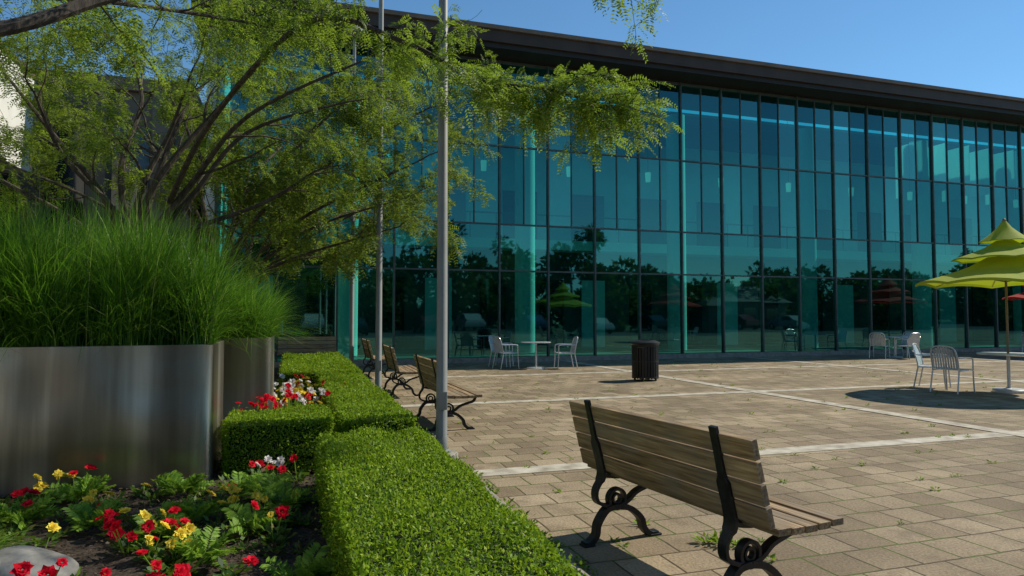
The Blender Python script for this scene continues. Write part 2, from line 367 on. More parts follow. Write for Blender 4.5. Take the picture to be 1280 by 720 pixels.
hedge('boxwood_hedge',-.55,.42,6.62,7.45,.50,8000,.025)
hedge('boxwood_hedge',.50,1.22,6.7,12.2,.46,6000,.028)
hedge('boxwood_hedge',-.1,1.25,12.2,18.0,.50,3000,.04)
# ------------------------------------------------------------------ steel planters + grasses
def rrect(x0,x1,y0,y1,r,k=6):
    pts=[]
    for cx,cy,a0 in ((x1-r,y0+r,-90),(x1-r,y1-r,0),(x0+r,y1-r,90),(x0+r,y0+r,180)):
        for i in range(k+1):
            a=math.radians(a0+90*i/k); pts.append((cx+r*math.cos(a),cy+r*math.sin(a)))
    return pts
def planter(x0,x1,y0,y1,h,gh,nbl,seed,sp=.22,dn=13):
    e=empty('steel_planter',((x0+x1)/2,(y0+y1)/2,0))
    b=MB(); L=[]
    for inset,z in ((0,.0),(0,h-.004),(.004,h),(.022,h),(.026,h-.004),(.026,h-.12)):
        L.append([(p[0],p[1],z) for p in rrect(x0+inset,x1-inset,y0+inset,y1-inset,.10-inset*.5)])
    k=len(L[0]); vs=sum(L,[]); fs=[]
    for i in range(len(L)-1):
        for j in range(k): fs.append((i*k+j,i*k+(j+1)%k,(i+1)*k+(j+1)%k,(i+1)*k+j))
    b.add(vs,fs,M['steel'])
    b.add([(p[0],p[1],h-.1) for p in rrect(x0+.026,x1-.026,y0+.026,y1-.026,.08)],[tuple(range(k))],M['soil'])
    for X in (x1-.125,x0+.125): b.box(X-.006,X+.006,y0-.004,y0+.003,.01,h-.01,M['steel'])
    o=b.obj('planter_body',e,smooth=True); o.location=-e.location
    g=empty('ornamental_grass',((x0+x1)/2,(y0+y1)/2,h))
    rng=np.random.default_rng(seed)
    nt_=int((x1-x0)*(y1-y0)*dn); parts=[]
    for i in range(nt_):
        cx=rng.uniform(x0+.08,x1-.08); cy=rng.uniform(y0+.08,y1-.08); n=nbl//nt_
        B=np.stack([cx+rng.normal(0,.09,n),cy+rng.normal(0,.09,n),np.full(n,h-.1)],1)
        B[:,0]=np.clip(B[:,0],x0+.05,x1-.05); B[:,1]=np.clip(B[:,1],y0+.05,y1-.05)
        H=gh*rng.uniform(.35,1.08,n)*rng.uniform(.80,1.1)
        ox=(cx-(x0+x1)/2)/((x1-x0)/2); oy=(cy-(y0+y1)/2)/((y1-y0)/2)
        an=rng.uniform(0,2*np.pi,n); mag=gh*np.abs(rng.normal(sp,.25,n))
        lean=np.stack([np.cos(an)*mag+np.sign(ox)*ox*ox*.26*gh*rng.random(n),np.sin(an)*mag+oy*.2*gh*rng.random(n)],1)
        parts.append(blades(B,H,lean,rng.uniform(.006,.013,n),rng,6,1.6))
    V,F=merge(parts); o=np_mesh('blades',V,F,M['grass'],g); o.location=-g.location
planter(-3.6,-.62,6.50,7.65,1.2,1.42,24000,1,.26)
planter(-3.2,-.17,8.45,9.6,1.2,.95,17000,2,.40)
planter(-3.2,-.45,11.2,12.2,1.15,.6,5000,3,.3)
# ------------------------------------------------------------------ trees
class Tree:
    def __init__(s,seed,per=5,sz=(.14,.24)): s.rng=np.random.default_rng(seed); s.b=MB(); s.fb=[]; s.fd=[]; s.fl=[]; s.per=per; s.sz=sz
    def limb(s,pts,r0,r1,n=8,child=None):
        pts=smooth2(pts,6); k=len(pts)
        s.b.tube(pts,[r0+(r1-r0)*(i/(k-1))**.8 for i in range(k)],M['bark'],n)
        return [Vector(p) for p in pts]
    def grow(s,p,d,L,r,lv,maxlv,up=0.0):
        rng=s.rng; step=max(.10,min(.28,L/8)); n=max(3,int(L/step)); p=Vector(p); d=Vector(d).normalized()
        pts=[p.copy()]; ds=[d.copy()]
        for i in range(n):
            d=d+Vector(rng.normal(0,.17,3)); 
            f=i/n
            d.z+= up*(1-f) - .05*f*(lv>=1) - (.10*f if lv>=maxlv-1 else 0)
            d.normalize(); p=p+d*step; pts.append(p.copy()); ds.append(d.copy())
        rad=[max(.0025,r*(1-.75*i/n)) for i in range(n+1)]
        s.b.tube(pts,rad,M['bark'],6 if r>.02 else 4 if r>.008 else 3,cap=False)
        if lv<maxlv:
            for i in range(1,n+1):
                if rng.random()<.58 and i/n>.25:
                    s.side(pts[i],ds[i],L*rng.uniform(.42,.62)*(1.15-.5*i/n),rad[i]*.62,lv+1,maxlv)
            s.grow(pts[-1],ds[-1],L*.5,rad[-1],lv+1,maxlv)
        if lv==maxlv: s.leaf(pts,ds,True)
    def side(s,p,d,L,r,lv,maxlv):
        rng=s.rng; a=Vector(rng.normal(0,1,3)); a.z*=.45; a=(a-d*a.dot(d)).normalized()
        ang=rng.uniform(.55,1.05); nd=d*math.cos(ang)+a*math.sin(ang)
        s.grow(p,nd,L,r,lv,maxlv,up=.02)
    def leaf(s,pts,ds,dense,per=None):
        rng=s.rng; per=per or s.per
        if rng.random()<.10: return
        for i in range(1,len(pts)):
            for q in range(per if dense else max(1,per//3)):
                a=Vector(rng.normal(0,1,3)); dd=a.normalized()+ds[i]*.5+Vector((0,0,-.25))
                t=rng.random(); P=pts[i-1].lerp(pts[i],t)
                s.fb.append(P[:]); s.fd.append(dd[:]); s.fl.append(rng.uniform(*s.sz))
    def build(s,name,loc,mat,k=6,droop=.3,ll=.24,lw=.34):
        e=empty(name,loc)
        o=s.b.obj('trunk_and_limbs',e,smooth=True); o.location=-e.location
        V,F=fronds(np.array(s.fb),np.array(s.fd),np.array(s.fl),k,s.rng,droop,lw,ll)
        o=np_mesh('foliage',V,F,mat,e); o.location=-e.location
        print(name,'fronds',len(s.fb),'quads',len(F))
def spread(T,pts,r0,r1,maxlv=2,every=3,Ls=1.6,start=.3,up=.03):
    P=T.limb(pts,r0,r1); n=len(P)
    for i in range(int(n*start),n,every):
        d=(P[min(i+1,n-1)]-P[i-1]).normalized(); rr=r0+(r1-r0)*i/n
        a=Vector(T.rng.normal(0,1,3)); a.z=abs(a.z)*.5; a=(a-d*a.dot(d)).normalized(); ang=T.rng.uniform(.5,1.0)
        T.grow(P[i],d*math.cos(ang)+a*math.sin(ang),Ls*T.rng.uniform(.6,1.1),rr*.5,3-maxlv,3,up)
    T.grow(P[-1],(P[-1]-P[-2]),Ls*.8,r1,3-maxlv,3,.0)
def limbto(T,f,v,r=.055,Ls=1.4,start=.3,every=3):
    v=Vector(v); rg=T.rng; w=Vector(rg.normal(0,.12,3))
    spread(T,[f,f+Vector((v.x*.22,v.y*.22,v.z*.38))+w*.6,f+Vector((v.x*.58,v.y*.58,v.z*.75))-w,f+v],r,.014,2,every,Ls,start)
# tree A behind first planter: low forking
T=Tree(11,3,(.13,.22))
base=Vector((-2.05,10.7,0))
T.limb([base,base+Vector((.02,0,.8)),base+Vector((0,.02,1.7)),base+Vector((-.05,0,2.3))],.15,.10)
f=base+Vector((0,.01,1.75)); f2=base+Vector((-.05,0,2.25))
for v in ((-1.6,-.4,3.0),(-2.9,.2,2.2),(2.4,.0,1.9),(-.9,-1.2,2.4)): limbto(T,f,v,.065,1.2,.5,4)
for v in ((-.2,.1,3.2),(1.9,-.9,2.9),(.8,-.8,2.4),(1.2,.6,3.2),(2.9,-.4,2.4),(3.0,-1.6,2.6)): limbto(T,f2,v,.065,1.3,.42,3)
P=T.limb([f2+Vector((.5,-.2,.8)),(-.95,9.2,3.9),(.14,7.4,4.55),(1.05,6.6,4.15),(1.7,6.3,3.75),(2.35,6.0,3.62),(3.0,5.8,3.42)],.042,.008)
n=len(P); T.per=5
for i in range(int(n*.30),n,1):
    for q in range(2):
        d=(P[min(i+1,n-1)]-P[i-1]).normalized(); a=Vector(T.rng.normal(0,1,3)); a.z*=.5; a=(a-d*a.dot(d)).normalized()
        T.grow(P[i],d*.6+a*.8+Vector((0,0,.12)),T.rng.uniform(.35,.8),.007,3,3,.0)
    T.leaf([P[max(i-1,0)],P[i]],[d,d],True,2)
for c in ((1.9,6.2,3.75),(2.4,6.0,3.65),(2.7,5.9,3.6),(2.9,5.8,3.45)):
    for q in range(6):
        T.grow(c,Vector((T.rng.normal(.0,.6),T.rng.normal(0,.6),T.rng.uniform(-.8,.25))),T.rng.uniform(.4,.8),.006,3,3,.0)
T.build('honey_locust_tree',base,M['locust'],k=7,ll=.26,lw=.36)
# tree B
T=Tree(23,4,(.17,.28)); base=Vector((-1.35,13.6,0))
T.limb([base,base+Vector((.03,0,.8)),base+Vector((.02,0,1.6)),base+Vector((.1,0,2.2))],.14,.09)
f=base+Vector((.02,0,1.6)); f2=base+Vector((.1,0,2.2))
for v in ((3.2,-.9,2.0),(-3,-.7,2.3),(2.8,-1.6,1.3),(1.5,-1.4,2.2),(3.3,-2.4,2.4)): limbto(T,f,v,.06,1.4,.4)
for v in ((2.5,-1.2,3.4),(-1.0,-.6,3.5),(1.2,1.6,3.0),(3.6,-1.6,3.0),(-2.4,-.4,3.4)): limbto(T,f2,v,.06,1.5,.35)
T.build('honey_locust_tree',base,M['locust_d'],k=5,ll=.3,lw=.40)
# tree C further
T=Tree(31,3,(.2,.32)); base=Vector((-1.0,17.2,0))
T.limb([base,base+Vector((.05,0,1.0)),base+Vector((0,0,1.9))],.13,.08)
f=base+Vector((0,0,1.8))
for v in ((2.6,-.6,1.6),(1.8,-.8,3.2),(-.4,-.3,3.8),(.4,1.0,2.8),(3.4,-.6,2.6),(-2.8,-.5,3.6)): limbto(T,f,v,.055,1.5,.35)
T.build('honey_locust_tree',base,M['locust_d'],k=5,ll=.32,lw=.42)
# tree D: trunk left of frame, limbs overhead
T=Tree(47,3,(.13,.22)); base=Vector((-4.6,4.4,0))
T.limb([base,base+Vector((.1,0,1.0)),base+Vector((.3,.05,1.9)),base+Vector((.6,.1,2.4))],.15,.10)
f=base+Vector((.6,.1,2.4))
P=T.limb([f,(-3.0,4.6,2.85),(-1.75,4.72,3.12),(-1.1,5.1,3.62),(.2,5.5,4.35),(1.5,5.2,4.65),(2.6,4.9,4.55),(3.5,4.7,4.35)],.07,.010)
n=len(P)
for i in range(int(n*.4),n,2):
    d=(P[min(i+1,n-1)]-P[i-1]).normalized(); a=Vector(T.rng.normal(0,1,3)); a.z*=.4; a=(a-d*a.dot(d)).normalized()
    T.grow(P[i],d*.6+a*.8+Vector((0,0,.25)),T.rng.uniform(.5,.85),.009,2,3,.04)
for i in (int(n*.80),int(n*.9)):
    T.grow(P[i],Vector((.2,.1,-1)),.5,.006,3,3,.0)
for v in ((2.6,3.0,2.3),(4.4,3.8,2.6),(3.6,3.2,2.2)): limbto(T,f,v,.055,1.1,.5)
T.build('honey_locust_tree',base,M['locust'],k=7,ll=.26,lw=.36)
# ------------------------------------------------------------------ flowers / ferns
def gz(x,y): return .025*math.sin(x*3.1+1)*math.cos(y*2.3)
def flowerset(name,spots,pet,seed,size=.035,hz=(.11,.22)):
    rng=np.random.default_rng(seed)
    e=empty(name,(spots[0][0],spots[0][1],0)); parts=[];lp=[]; st=MB()
    for x,y in spots:
        z=gz(x,y)
        n=26; an=rng.uniform(0,6.28,n); el=rng.uniform(-.1,1,n)
        D=np.stack([np.cos(an),np.sin(an),el],1); C=np.tile([x,y,z+.03],(n,1))+D*rng.uniform(.01,.07,(n,1)); 
        lp.append(leaves(C,D,np.tile([0,0,1.],(n,1))+rng.normal(0,.3,(n,3)),rng.uniform(.04,.075,n),rng.uniform(.03,.05,n)))
        for q in range(rng.integers(1,5)):
            fx=x+rng.normal(0,.045); fy=y+rng.normal(0,.045); fz=z+rng.uniform(*hz)
            st.tube([(x,y,z),(fx,fy,fz)],.003,M['fern'],4)
            ax=norm(np.array([[rng.normal(0.1,.5),-.5+rng.normal(0,.4),.8]]))[0]
            u=norm(np.cross(ax,[0.3,1,.2])[None])[0]; w=np.cross(ax,u); sc=rng.uniform(.55,1.1)
            for layer,(m,r,tilt) in enumerate(((8,1.0,.2),(7,.8,.6),(6,.55,1.1),(4,.35,1.8))):
                a=np.arange(m)/m*6.283+layer*.5+rng.normal(0,.15,m)
                dr=u[None]*np.cos(a)[:,None]+w[None]*np.sin(a)[:,None]
                D=dr+ax[None]*tilt; C=np.tile([fx,fy,fz],(m,1))+dr*.004
                parts.append(leaves(C,D,ax[None]-dr*tilt+rng.normal(0,.25,(m,3)),size*sc*r*rng.uniform(.85,1.2,m),size*sc*r*1.0))
    V,F=merge(parts); o=np_mesh('blossoms',V,F,pet,e); o.location=-e.location
    V,F=merge(lp); o=np_mesh('leaves',V,F,M['bed'],e); o.location=-e.location
    o=st.obj('stems',e); o.location=-e.location
R=random.Random(5)
def clust(cs,k,s): return [(cx+R.gauss(0,s),cy+R.gauss(0,s)) for cx,cy in cs for _ in range(k)]
flowerset('red_begonias',clust([(-.95,4.25),(-1.9,5.5),(-2.3,5.6),(-.35,3.7),(-1.2,5.1),(-.65,3.9),(.0,6.1),(-.25,6.3),(-1.5,5.9),(-.5,5.2),(-.85,4.6),(-.1,4.6),(-.55,4.0),(-2.5,6.0)],2,.17),M['redp'],1,.046)
flowerset('yellow_begonias',clust([(-1.3,5.6),(-.7,5.3),(-.2,5.2),(-1.9,5.9),(-.9,5.8),(-.3,4.4),(-.1,5.6),(-1.1,5.2),(-.6,4.5)],2,.18),M['yelp'],2,.040)
flowerset('white_begonias',clust([(-.15,6.2)],2,.1),M['whip'],6,.04)
flowerset('red_begonias',clust([(-.35,7.9),(-.1,8.1),(-.1,7.8)],4,.12),M['redp'],3,.045,(.35,.6))
flowerset('mixed_begonias',clust([(.1,9.6),(.2,10.4),(.0,11.0),(.3,9.0)],6,.2),M['whip'],4,.05,(.25,.5))
flowerset('red_begonias',clust([(.2,9.4),(.3,10.2),(.2,11.2)],4,.2),M['redp'],14,.05,(.25,.5))
flowerset('yellow_begonias',clust([(.1,10.0),(.3,10.8),(.3,9.3)],5,.2),M['yelp'],9,.05,(.25,.5))
def fernset(name,spots,seed,k=9,H=(.16,.32)):
    rng=np.random.default_rng(seed); e=empty(name,(spots[0][0],spots[0][1],0)); B=[];D=[];L=[]
    for x,y in spots:
        n=28
        for i in range(n):
            a=rng.uniform(0,6.28); B.append((x+.02*math.cos(a),y+.02*math.sin(a),gz(x,y)+.01)); D.append((math.cos(a)*.75,math.sin(a)*.75,rng.uniform(.5,1.5))); L.append(rng.uniform(*H))
    V,F=fronds(np.array(B),np.array(D),np.array(L),14,rng,.35,.34,.25)
    o=np_mesh('fronds',V,F,M['fern'],e); o.location=-e.location
fernset('fern',[(-.75,4.9),(-.45,4.35),(-.2,4.9),(-1.7,5.5),(-2.1,5.6),(-.15,5.7),(.0,5.35),(-2.6,5.9),(-.8,6.1),(.08,3.9),(-1.5,6.1),(-2.5,6.1),(-.35,5.9),(-1.25,5.35),(-.62,5.3)],5)
rng=np.random.default_rng(77); parts=[]
for i in range(190):
    x=rng.uniform(-3.4,.15); y=rng.uniform(3.3,6.35); n=30
    if abs(x+1.43)<.45 and abs(y-4.6)<.35: continue
    a=rng.uniform(0,6.28,n); D=np.stack([np.cos(a),np.sin(a),rng.uniform(.1,1.1,n)],1)
    C=np.array([x,y,gz(x,y)+.005])+D*rng.uniform(0,.06,(n,1)); parts.append(leaves(C,D,np.array([0,0,1.])+rng.normal(0,.4,(n,3)),rng.uniform(.03,.07,n),rng.uniform(.018,.035,n)))
V,F=merge(parts); np_mesh('bedding_foliage',V,F,M['bed'])
rng=np.random.default_rng(8); n=900
B=np.stack([-1.78+rng.normal(0,.06,n),4.82+rng.normal(0,.06,n),np.full(n,.0)],1); an=rng.uniform(0,6.28,n); mg=rng.uniform(.08,.34,n)
V,F=blades(B,rng.uniform(.12,.26,n),np.stack([np.cos(an)*mg,np.sin(an)*mg],1),np.full(n,.008),rng,6,1.5)
np_mesh('sedge_grass_clump',V,F,M['fern'])
bm=bmesh.new(); bmesh.ops.create_icosphere(bm,subdivisions=4,radius=1)
for v in bm.verts:
    c=v.co; k=1+.10*math.sin(c.x*4+1)*math.cos(c.y*3)+.05*math.sin(c.z*9+c.x*7)
    v.co=Vector((c.x*.36*k,c.y*.22*k,c.z*.14*k))
me=bpy.data.meshes.new('garden_rock'); bm.to_mesh(me); bm.free(); me.materials.append(M['rock'])
for p in me.polygons: p.use_smooth=True
o=bpy.data.objects.new('garden_rock',me); link(o); o.location=(-1.42,4.46,.02); o.rotation_euler=(0,0,-.5)
# ------------------------------------------------------------------ benches
def bench(loc,rz,L=1.62):
    b=MB(); W=M['wood']; I=M['castiron']
    n=4; tw=.098; gap=.012
    Rb=Matrix.Translation((0,.115,.455))@Matrix.Rotation(math.radians(14),4,'X')
    for i in range(n):
        z0=.015+i*(tw+gap); j=random.uniform(-.004,.004); b.box(j,L+j,-.017,.019,z0,z0+tw,W,Rb)
        for x in (.24,L-.24):
            for dz in (.03,.068): 
                p=Rb@Vector((x,.022,z0+dz)); b.box(p.x-.006,p.x+.006,p.y-.003,p.y+.003,p.z-.006,p.z+.006,I)
    sw=.078; 
    for i in range(5):
        y0=.14+i*(sw+.012); z=.435-.012*math.sin(math.pi*(i+.5)/5)
        b.box(-.01,L+.01,y0,y0+sw,z,z+.034,W)
    for x in (.24,L-.24):
        b.strap([(-.018,.915),(.01,.80),(.045,.64),(.082,.50),(.085,.42),(.04,.34),(.05,.27),(.12,.235)],.022,[.05]*10+[.085]*12+[.06]*20,x,I)
        b.strap([(.085,.435),(.2,.415),(.35,.41),(.5,.415),(.575,.44)],.026,.05,x,I)
        b.strap([(.56,.43),(.53,.36),(.44,.33),(.35,.30),(.28,.25),(.2,.225),(.12,.235)],.026,.05,x,I)
        b.strap([(.2,.225),(.12,.21),(.055,.13),(.04,.06),(-.01,.015),(-.05,.012)],.036,.06,x,I)
        b.strap([(.2,.225),(.3,.20),(.385,.13),(.41,.06),(.46,.015),(.52,.012)],.036,.06,x,I)
        ring=[(.2+.062*math.cos(t),.272+.062*math.sin(t)) for t in np.linspace(0,2*math.pi,14)]
        b.strap(ring,.02,.045,x,I)
        ring=[(.2+.03*math.cos(t),.272+.03*math.sin(t)) for t in np.linspace(0,2*math.pi,10)]
        b.strap(ring,.016,.035,x,I)
        b.box(x-.035,x+.035,-.06,.02,0,.014,I); b.box(x-.035,x+.035,.45,.54,0,.014,I)
    o=b.obj('park_bench',bevel=.004,loc=loc,rz=rz); return o
bench((1.80,4.23,0),math.radians(-82.2))
bench((1.75,9.9,0),math.radians(-90))
bench((1.78,13.7,0),math.radians(-91))
bench((1.75,17.5,0),math.radians(-90))
bench((1.25,19.3,0),math.radians(180),1.5)
# ------------------------------------------------------------------ poles
for (x,y) in ((1.50,6.86),(1.50,12.0),(1.50,17.3)):
    b=MB()
    b.lathe([(0,.0),(.17,.0),(.17,.05),(.155,.065),(0,.065)],M['concrete'],n=24)
    b.lathe([(.0,.066),(.10,.066),(.10,.085),(.075,.095),(.066,.10),(.062,.22),(.058,.225),(.040,8.4),(0,8.4)],M['pole'],n=20)
    b.tube([(0,0,8.4),(0,0,8.55)],.03,M['pole'],12)
    b.lathe([(0,8.5),(.10,8.5),(.22,8.56),(.26,8.60),(.24,8.66),(.12,8.74),(0,8.76)],M['pole'],n=20)
    b.box(-.04,.04,-.066,-.056,.5,.68,M['pole'])
    b.obj('lamp_post',smooth=True,loc=(x,y,0))
# ------------------------------------------------------------------ furniture
def chair(loc,rz):
    b=MB(); A=M['chair']; w=.25
    for sx in (-1,1):
        b.tube(smooth2([(sx*w,.26,0),(sx*w,.235,.3),(sx*w,.23,.60),(sx*w,.20,.65),(sx*w,.05,.665),(sx*w,-.15,.66),(sx*w*.96,-.24,.67)],4),.014,A,8)
        b.tube(smooth2([(sx*w,-.30,0),(sx*w*.98,-.24,.30),(sx*w*.96,-.22,.45),(sx*w*.95,-.27,.70),(sx*w*.8,-.31,.84),(sx*w*.4,-.325,.875),(0,-.33,.88)],4),.014,A,8)
        b.tube([(sx*w,.235,.43),(sx*w*.96,-.22,.42)],.011,A,8)
    b.tube([(-w,.235,.43),(w,.235,.43)],.011,A,8)
    for i in range(11):
        x=-w+.03+i*(2*w-.06)/10; b.box(x-.019,x+.019,-.22,.235,.432,.440,A)
    for i in range(10):
        x=-w*.84+i*(1.68*w)/9; zt=.86-.18*abs(x/w)**3
        b.strap([(-.225,.45),(-.262,.66),(-.322,zt)],.006,.034,x,A)
    b.obj('patio_chair',smooth=True,loc=loc,rz=rz)
def table(loc,r=.42,h=.73):
    b=MB(); A=M['table']
    b.lathe([(0,h-.025),(r-.01,h-.025),(r,h-.02),(r,h-.003),(r-.006,h),(0,h)],A,n=40)
    b.lathe([(.03,.03),(.03,h-.025)],A,n=16)
    b.lathe([(0,.03),(.05,.04),(.24,.025),(.26,.012),(.26,0)],A,n=32)
    b.obj('patio_table',smooth=True,loc=loc)
def umbrella(loc,fab,r=1.5,zr=2.08):
    e=empty('patio_umbrella',loc)
    b=MB(); b.tube([(0,0,.03),(0,0,3.25)],.021,M['wood'],12)
    b.lathe([(0,.10),(.04,.10),(.05,.085),(.25,.07),(.27,.05),(.27,0)],M['table'],n=32)
    for k in range(8):
        a=2*math.pi*k/8; b.tube([(0,0,zr+.45),(math.cos(a)*r*.98,math.sin(a)*r*.98,zr-.01)],.009,M['wood'],6)
        b.tube([(0,0,zr+.02),(math.cos(a)*r*.5,math.sin(a)*r*.5,zr+.2)],.008,M['wood'],6)
    b.lathe([(.03,3.25),(.035,3.30),(0,3.34)],M['wood'],n=10)
    b.obj('pole_and_base',e,smooth=True)
    c=MB(); S=8; sub=6
    def tier(r0,z0,r1,z1,sag):
        prof=[0,.25,.5,.75,1.0]; vs=[];fs=[]; n=S*sub
        for j,t in enumerate(prof):
            for k in range(n):
                a=2*math.pi*k/n; q=(k%sub)/sub; q=4*q*(1-q)
                rr=r1+(r0-r1)*t
                z=z1+(z0-z1)*(t**.72); z+= .055*q*t*(r0/1.5)
                rr*= (1-.045*q*t)
                vs.append((rr*math.cos(a),rr*math.sin(a),z))
        for k in range(n):
            x,y,z=vs[(len(prof)-1)*n+k]; vs.append((x*1.0,y*1.0,z-.05*r0/1.5))
        for j in range(len(prof)):
            for k in range(n): fs.append((j*n+k,j*n+(k+1)%n,(j+1)*n+(k+1)%n,(j+1)*n+k))
        c.add(vs,fs,fab)
    tier(r,zr,.30,zr+.50,0); tier(.88,zr+.46,.14,zr+.82,0); tier(.42,zr+.80,.015,zr+1.22,0)
    c.obj('canopy',e,smooth=True)
umbrella((13.05,9.4,0),M['lime']); table((13.05,9.4,.0),.5,.74); 
chair((12.05,9.75,0),math.radians(-80)); chair((13.4,8.3,0),math.radians(20)); chair((12.45,10.5,0),math.radians(-150))
umbrella((25.9,17.0,0),M['redf']); table((25.9,17,0)); chair((24.9,17,0),math.radians(-95))
umbrella((21,7,0),M['redf']); table((21,7,0)); chair((20,7,0),math.radians(-95)); chair((22,7.1,0),math.radians(95))
table((6.55,17.8,0)); chair((5.75,18.0,0),math.radians(-80)); chair((7.3,17.5,0),math.radians(80)); chair((5.85,18.75,0),math.radians(-130))
table((20.3,18.6,0)); chair((19.3,18.3,0),math.radians(-60)); chair((20.0,17.8,0),math.radians(0)); chair((21.1,18.9,0),math.radians(100))
b=MB(); B_=M['black']
b.lathe([(0,.06),(.25,.06),(.26,.10),(.26,.74),(0,.74)],B_,n=24)
for k in range(28):
    a=2*math.pi*k/28; c,s_=math.cos(a),math.sin(a)
    Rm=Matrix.Rotation(a,4,'Z'); b.box(.285,.297,-.018,.018,.05,.78,B_,Rm)
for z in (.07,.42,.77): b.lathe([(.278,z),(.303,z),(.303,z+.03),(.278,z+.03),(.278,z)],B_,n=32)
b.lathe([(.14,.80),(.30,.80),(.335,.83),(.33,.86),(.24,.90),(.15,.90),(.14,.80)],B_,n=32)
for k in range(4):
    a=math.pi/4+math.pi/2*k; b.box(.22,.26,-.02,.02,0,.06,B_,Matrix.Rotation(a,4,'Z'))
b.obj('litter_bin',smooth=True,loc=(7.67,13.7,0))
rng=np.random.default_rng(3); parts=[]
spots=[]
for i in range(560):
    x=rng.uniform(1.7,18); y=rng.uniform(3,19)
    if rng.random()<.6: y=round(y/.31)*.31
    spots.append((x,y,rng.uniform(.2,.9)))
for i in range(170): spots.append((1.61+abs(rng.normal(0,.03)),rng.uniform(2.5,19),rng.uniform(.4,1)))
spots+=[(2.62,3.75,1.7),(2.55,3.8,1.3),(2.35,4.25,1.2),(2.7,3.7,1.2)]
for x,y,s_ in spots:
    n=int(14*s_)+5; a=rng.uniform(0,6.28,n); D=np.stack([np.cos(a),np.sin(a),rng.uniform(.05,.9,n)],1)
    C=np.array([x,y,.0])+D*rng.uniform(0,.03*s_,(n,1)); C[:,2]=np.abs(C[:,2])
    parts.append(leaves(C,D,np.array([0,0,1.])+rng.normal(0,.4,(n,3)),rng.uniform(.03,.055,n)*s_,rng.uniform(.012,.022,n)*s_))
V,F=merge(parts); np_mesh('paving_weeds',V,F,M['hedge'])
# ------------------------------------------------------------------ glass hall
GY=20.5; X0=4.66-1.655*4; NB=26; P_=1.655; X1=X0+NB*P_
rows=[.15,2.88,4.36,6.86,9.62]
H_=empty('glass_curtain_wall_building',(X0,GY,0))
def ch(b,name,**k):
    o=b.obj(name,H_,**k); o.location=-H_.location; return o
g=MB(); rr=random.Random(3)
for i in range(NB):
    for j in range(4):
        xa=X0+i*P_; subs=2 if j>=2 else 1
        for s_ in range(subs):
            a=xa+s_*P_/subs+.01; c=xa+(s_+1)*P_/subs-.01; z0=rows[j]+.01; z1=rows[j+1]-.01
            t1=rr.gauss(0,.0034); t2=rr.gauss(0,.0034)
            w=(c-a)/2; h=(z1-z0)/2
            g.add([(a,GY-w*t1-h*t2,z0),(c,GY+w*t1-h*t2,z0),(c,GY+w*t1+h*t2,z1),(a,GY-w*t1+h*t2,z1)],[(0,1,2,3)],M['glass'])
ch(g,'glazing',fix=False)
fr=MB()
for i in range(NB+1):
    x=X0+i*P_; fr.box(x-.026,x+.026,GY-.07,GY+.10,.15,rows[-1],M['frame'])
    if i<NB: fr.box(x+P_/2-.014,x+P_/2+.014,GY-.035,GY+.06,rows[2]+.03,rows[-1]-.03,M['frame'])
for z in rows[1:-1]: fr.box(X0,X1,GY-.045,GY+.08,z-.024,z+.024,M['frame'])
fr.box(X0,X1,GY-.03,GY+.09,rows[-1]-.10,rows[-1]-.004,M['frame'])
ch(fr,'mullions')
w=MB()
w.box(X0,X1,GY-.10,GY+.3,-.03,.148,M['concrete'])
w.box(X0,X1,GY-.02,36,-.025,.10,M['int_floor'])
fx0=X0-.6; fx1=X1+1.2
w.box(fx0,fx1,GY-.95,23.2,9.63,9.78,M['soffit'])
w.box(fx0,fx1,25.4,37,9.63,9.78,M['soffit'])  # unseen gap between roof slabs, added to let sun onto columns and fins
w.box(fx0,fx1,GY-1.05,23.2,9.783,10.14,M['fascia'])
w.box(fx0,fx1,25.4,37,9.783,10.14,M['fascia'])
w.box(fx0-.05,fx1+.05,GY-1.13,23.2,10.143,10.27,M['fascia_lt'])
w.box(fx0-.05,fx1+.05,25.4,37,10.143,10.27,M['fascia_lt'])
ch(w,'roof_and_slab')
it=MB()
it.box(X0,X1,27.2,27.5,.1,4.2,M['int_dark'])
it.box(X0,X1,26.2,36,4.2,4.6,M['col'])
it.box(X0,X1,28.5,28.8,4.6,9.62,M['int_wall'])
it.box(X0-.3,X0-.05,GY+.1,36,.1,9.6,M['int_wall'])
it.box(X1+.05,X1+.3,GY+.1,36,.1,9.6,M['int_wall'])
x=X0+.3
k=0
while x<X1-2:
    it.box(x,x+1.1,27.15,27.198,.1,3.0,M['darkwin'] if k%3 else M['col']); x+=2.3+.4*math.sin(k*2.1); k+=1
for i,x in enumerate(np.arange(X0+1,X1-2,3.3)): it.box(x,x+1.6,28.44,28.498,4.61,7.0,M['int_dark'])
for x in np.arange(X0,X1,1.1): it.box(x,x+.04,26.22,26.26,4.6,5.6,M['frame'])
it.box(X0,X1,26.2,26.28,5.6,5.66,M['frame'])
for i,x in enumerate(np.arange(27.3,37,1.45)): 
    it.box(x,x+.02,23.3,24.75,7.0+.25*(i%2),9.45,M['streak_fin'])  # added fins, sunlit from behind, stand in for bright streaks in the glass
ch(it,'interior_walls')
cc=MB()
for x in (1.9,8.4,14.9,21.4,27.9,34.4): cc.lathe([(.38,.1),(.38,9.6)],M['col'],c=(x,24.0),n=28)
ch(cc,'columns',smooth=True)
lm,nt,bb=new_mat('pendant_glow'); bb.inputs['Base Color'].default_value=(.8,.8,.75,1); bb.inputs['Emission Color'].default_value=(1,.93,.8,1); bb.inputs['Emission Strength'].default_value=.3
pp=MB()
for x in np.arange(3.2,36,3.25):
    pp.lathe([(0,6.55),(.09,6.55),(.11,6.90),(0,6.93)],lm,c=(x,22.8),n=14); pp.tube([(x,22.8,6.93),(x,22.8,9.63)],.008,M['black'],5)
ch(pp,'pendant_lamps')
W=empty('stone_wing_building',(-4,20.6,0))
b=MB()
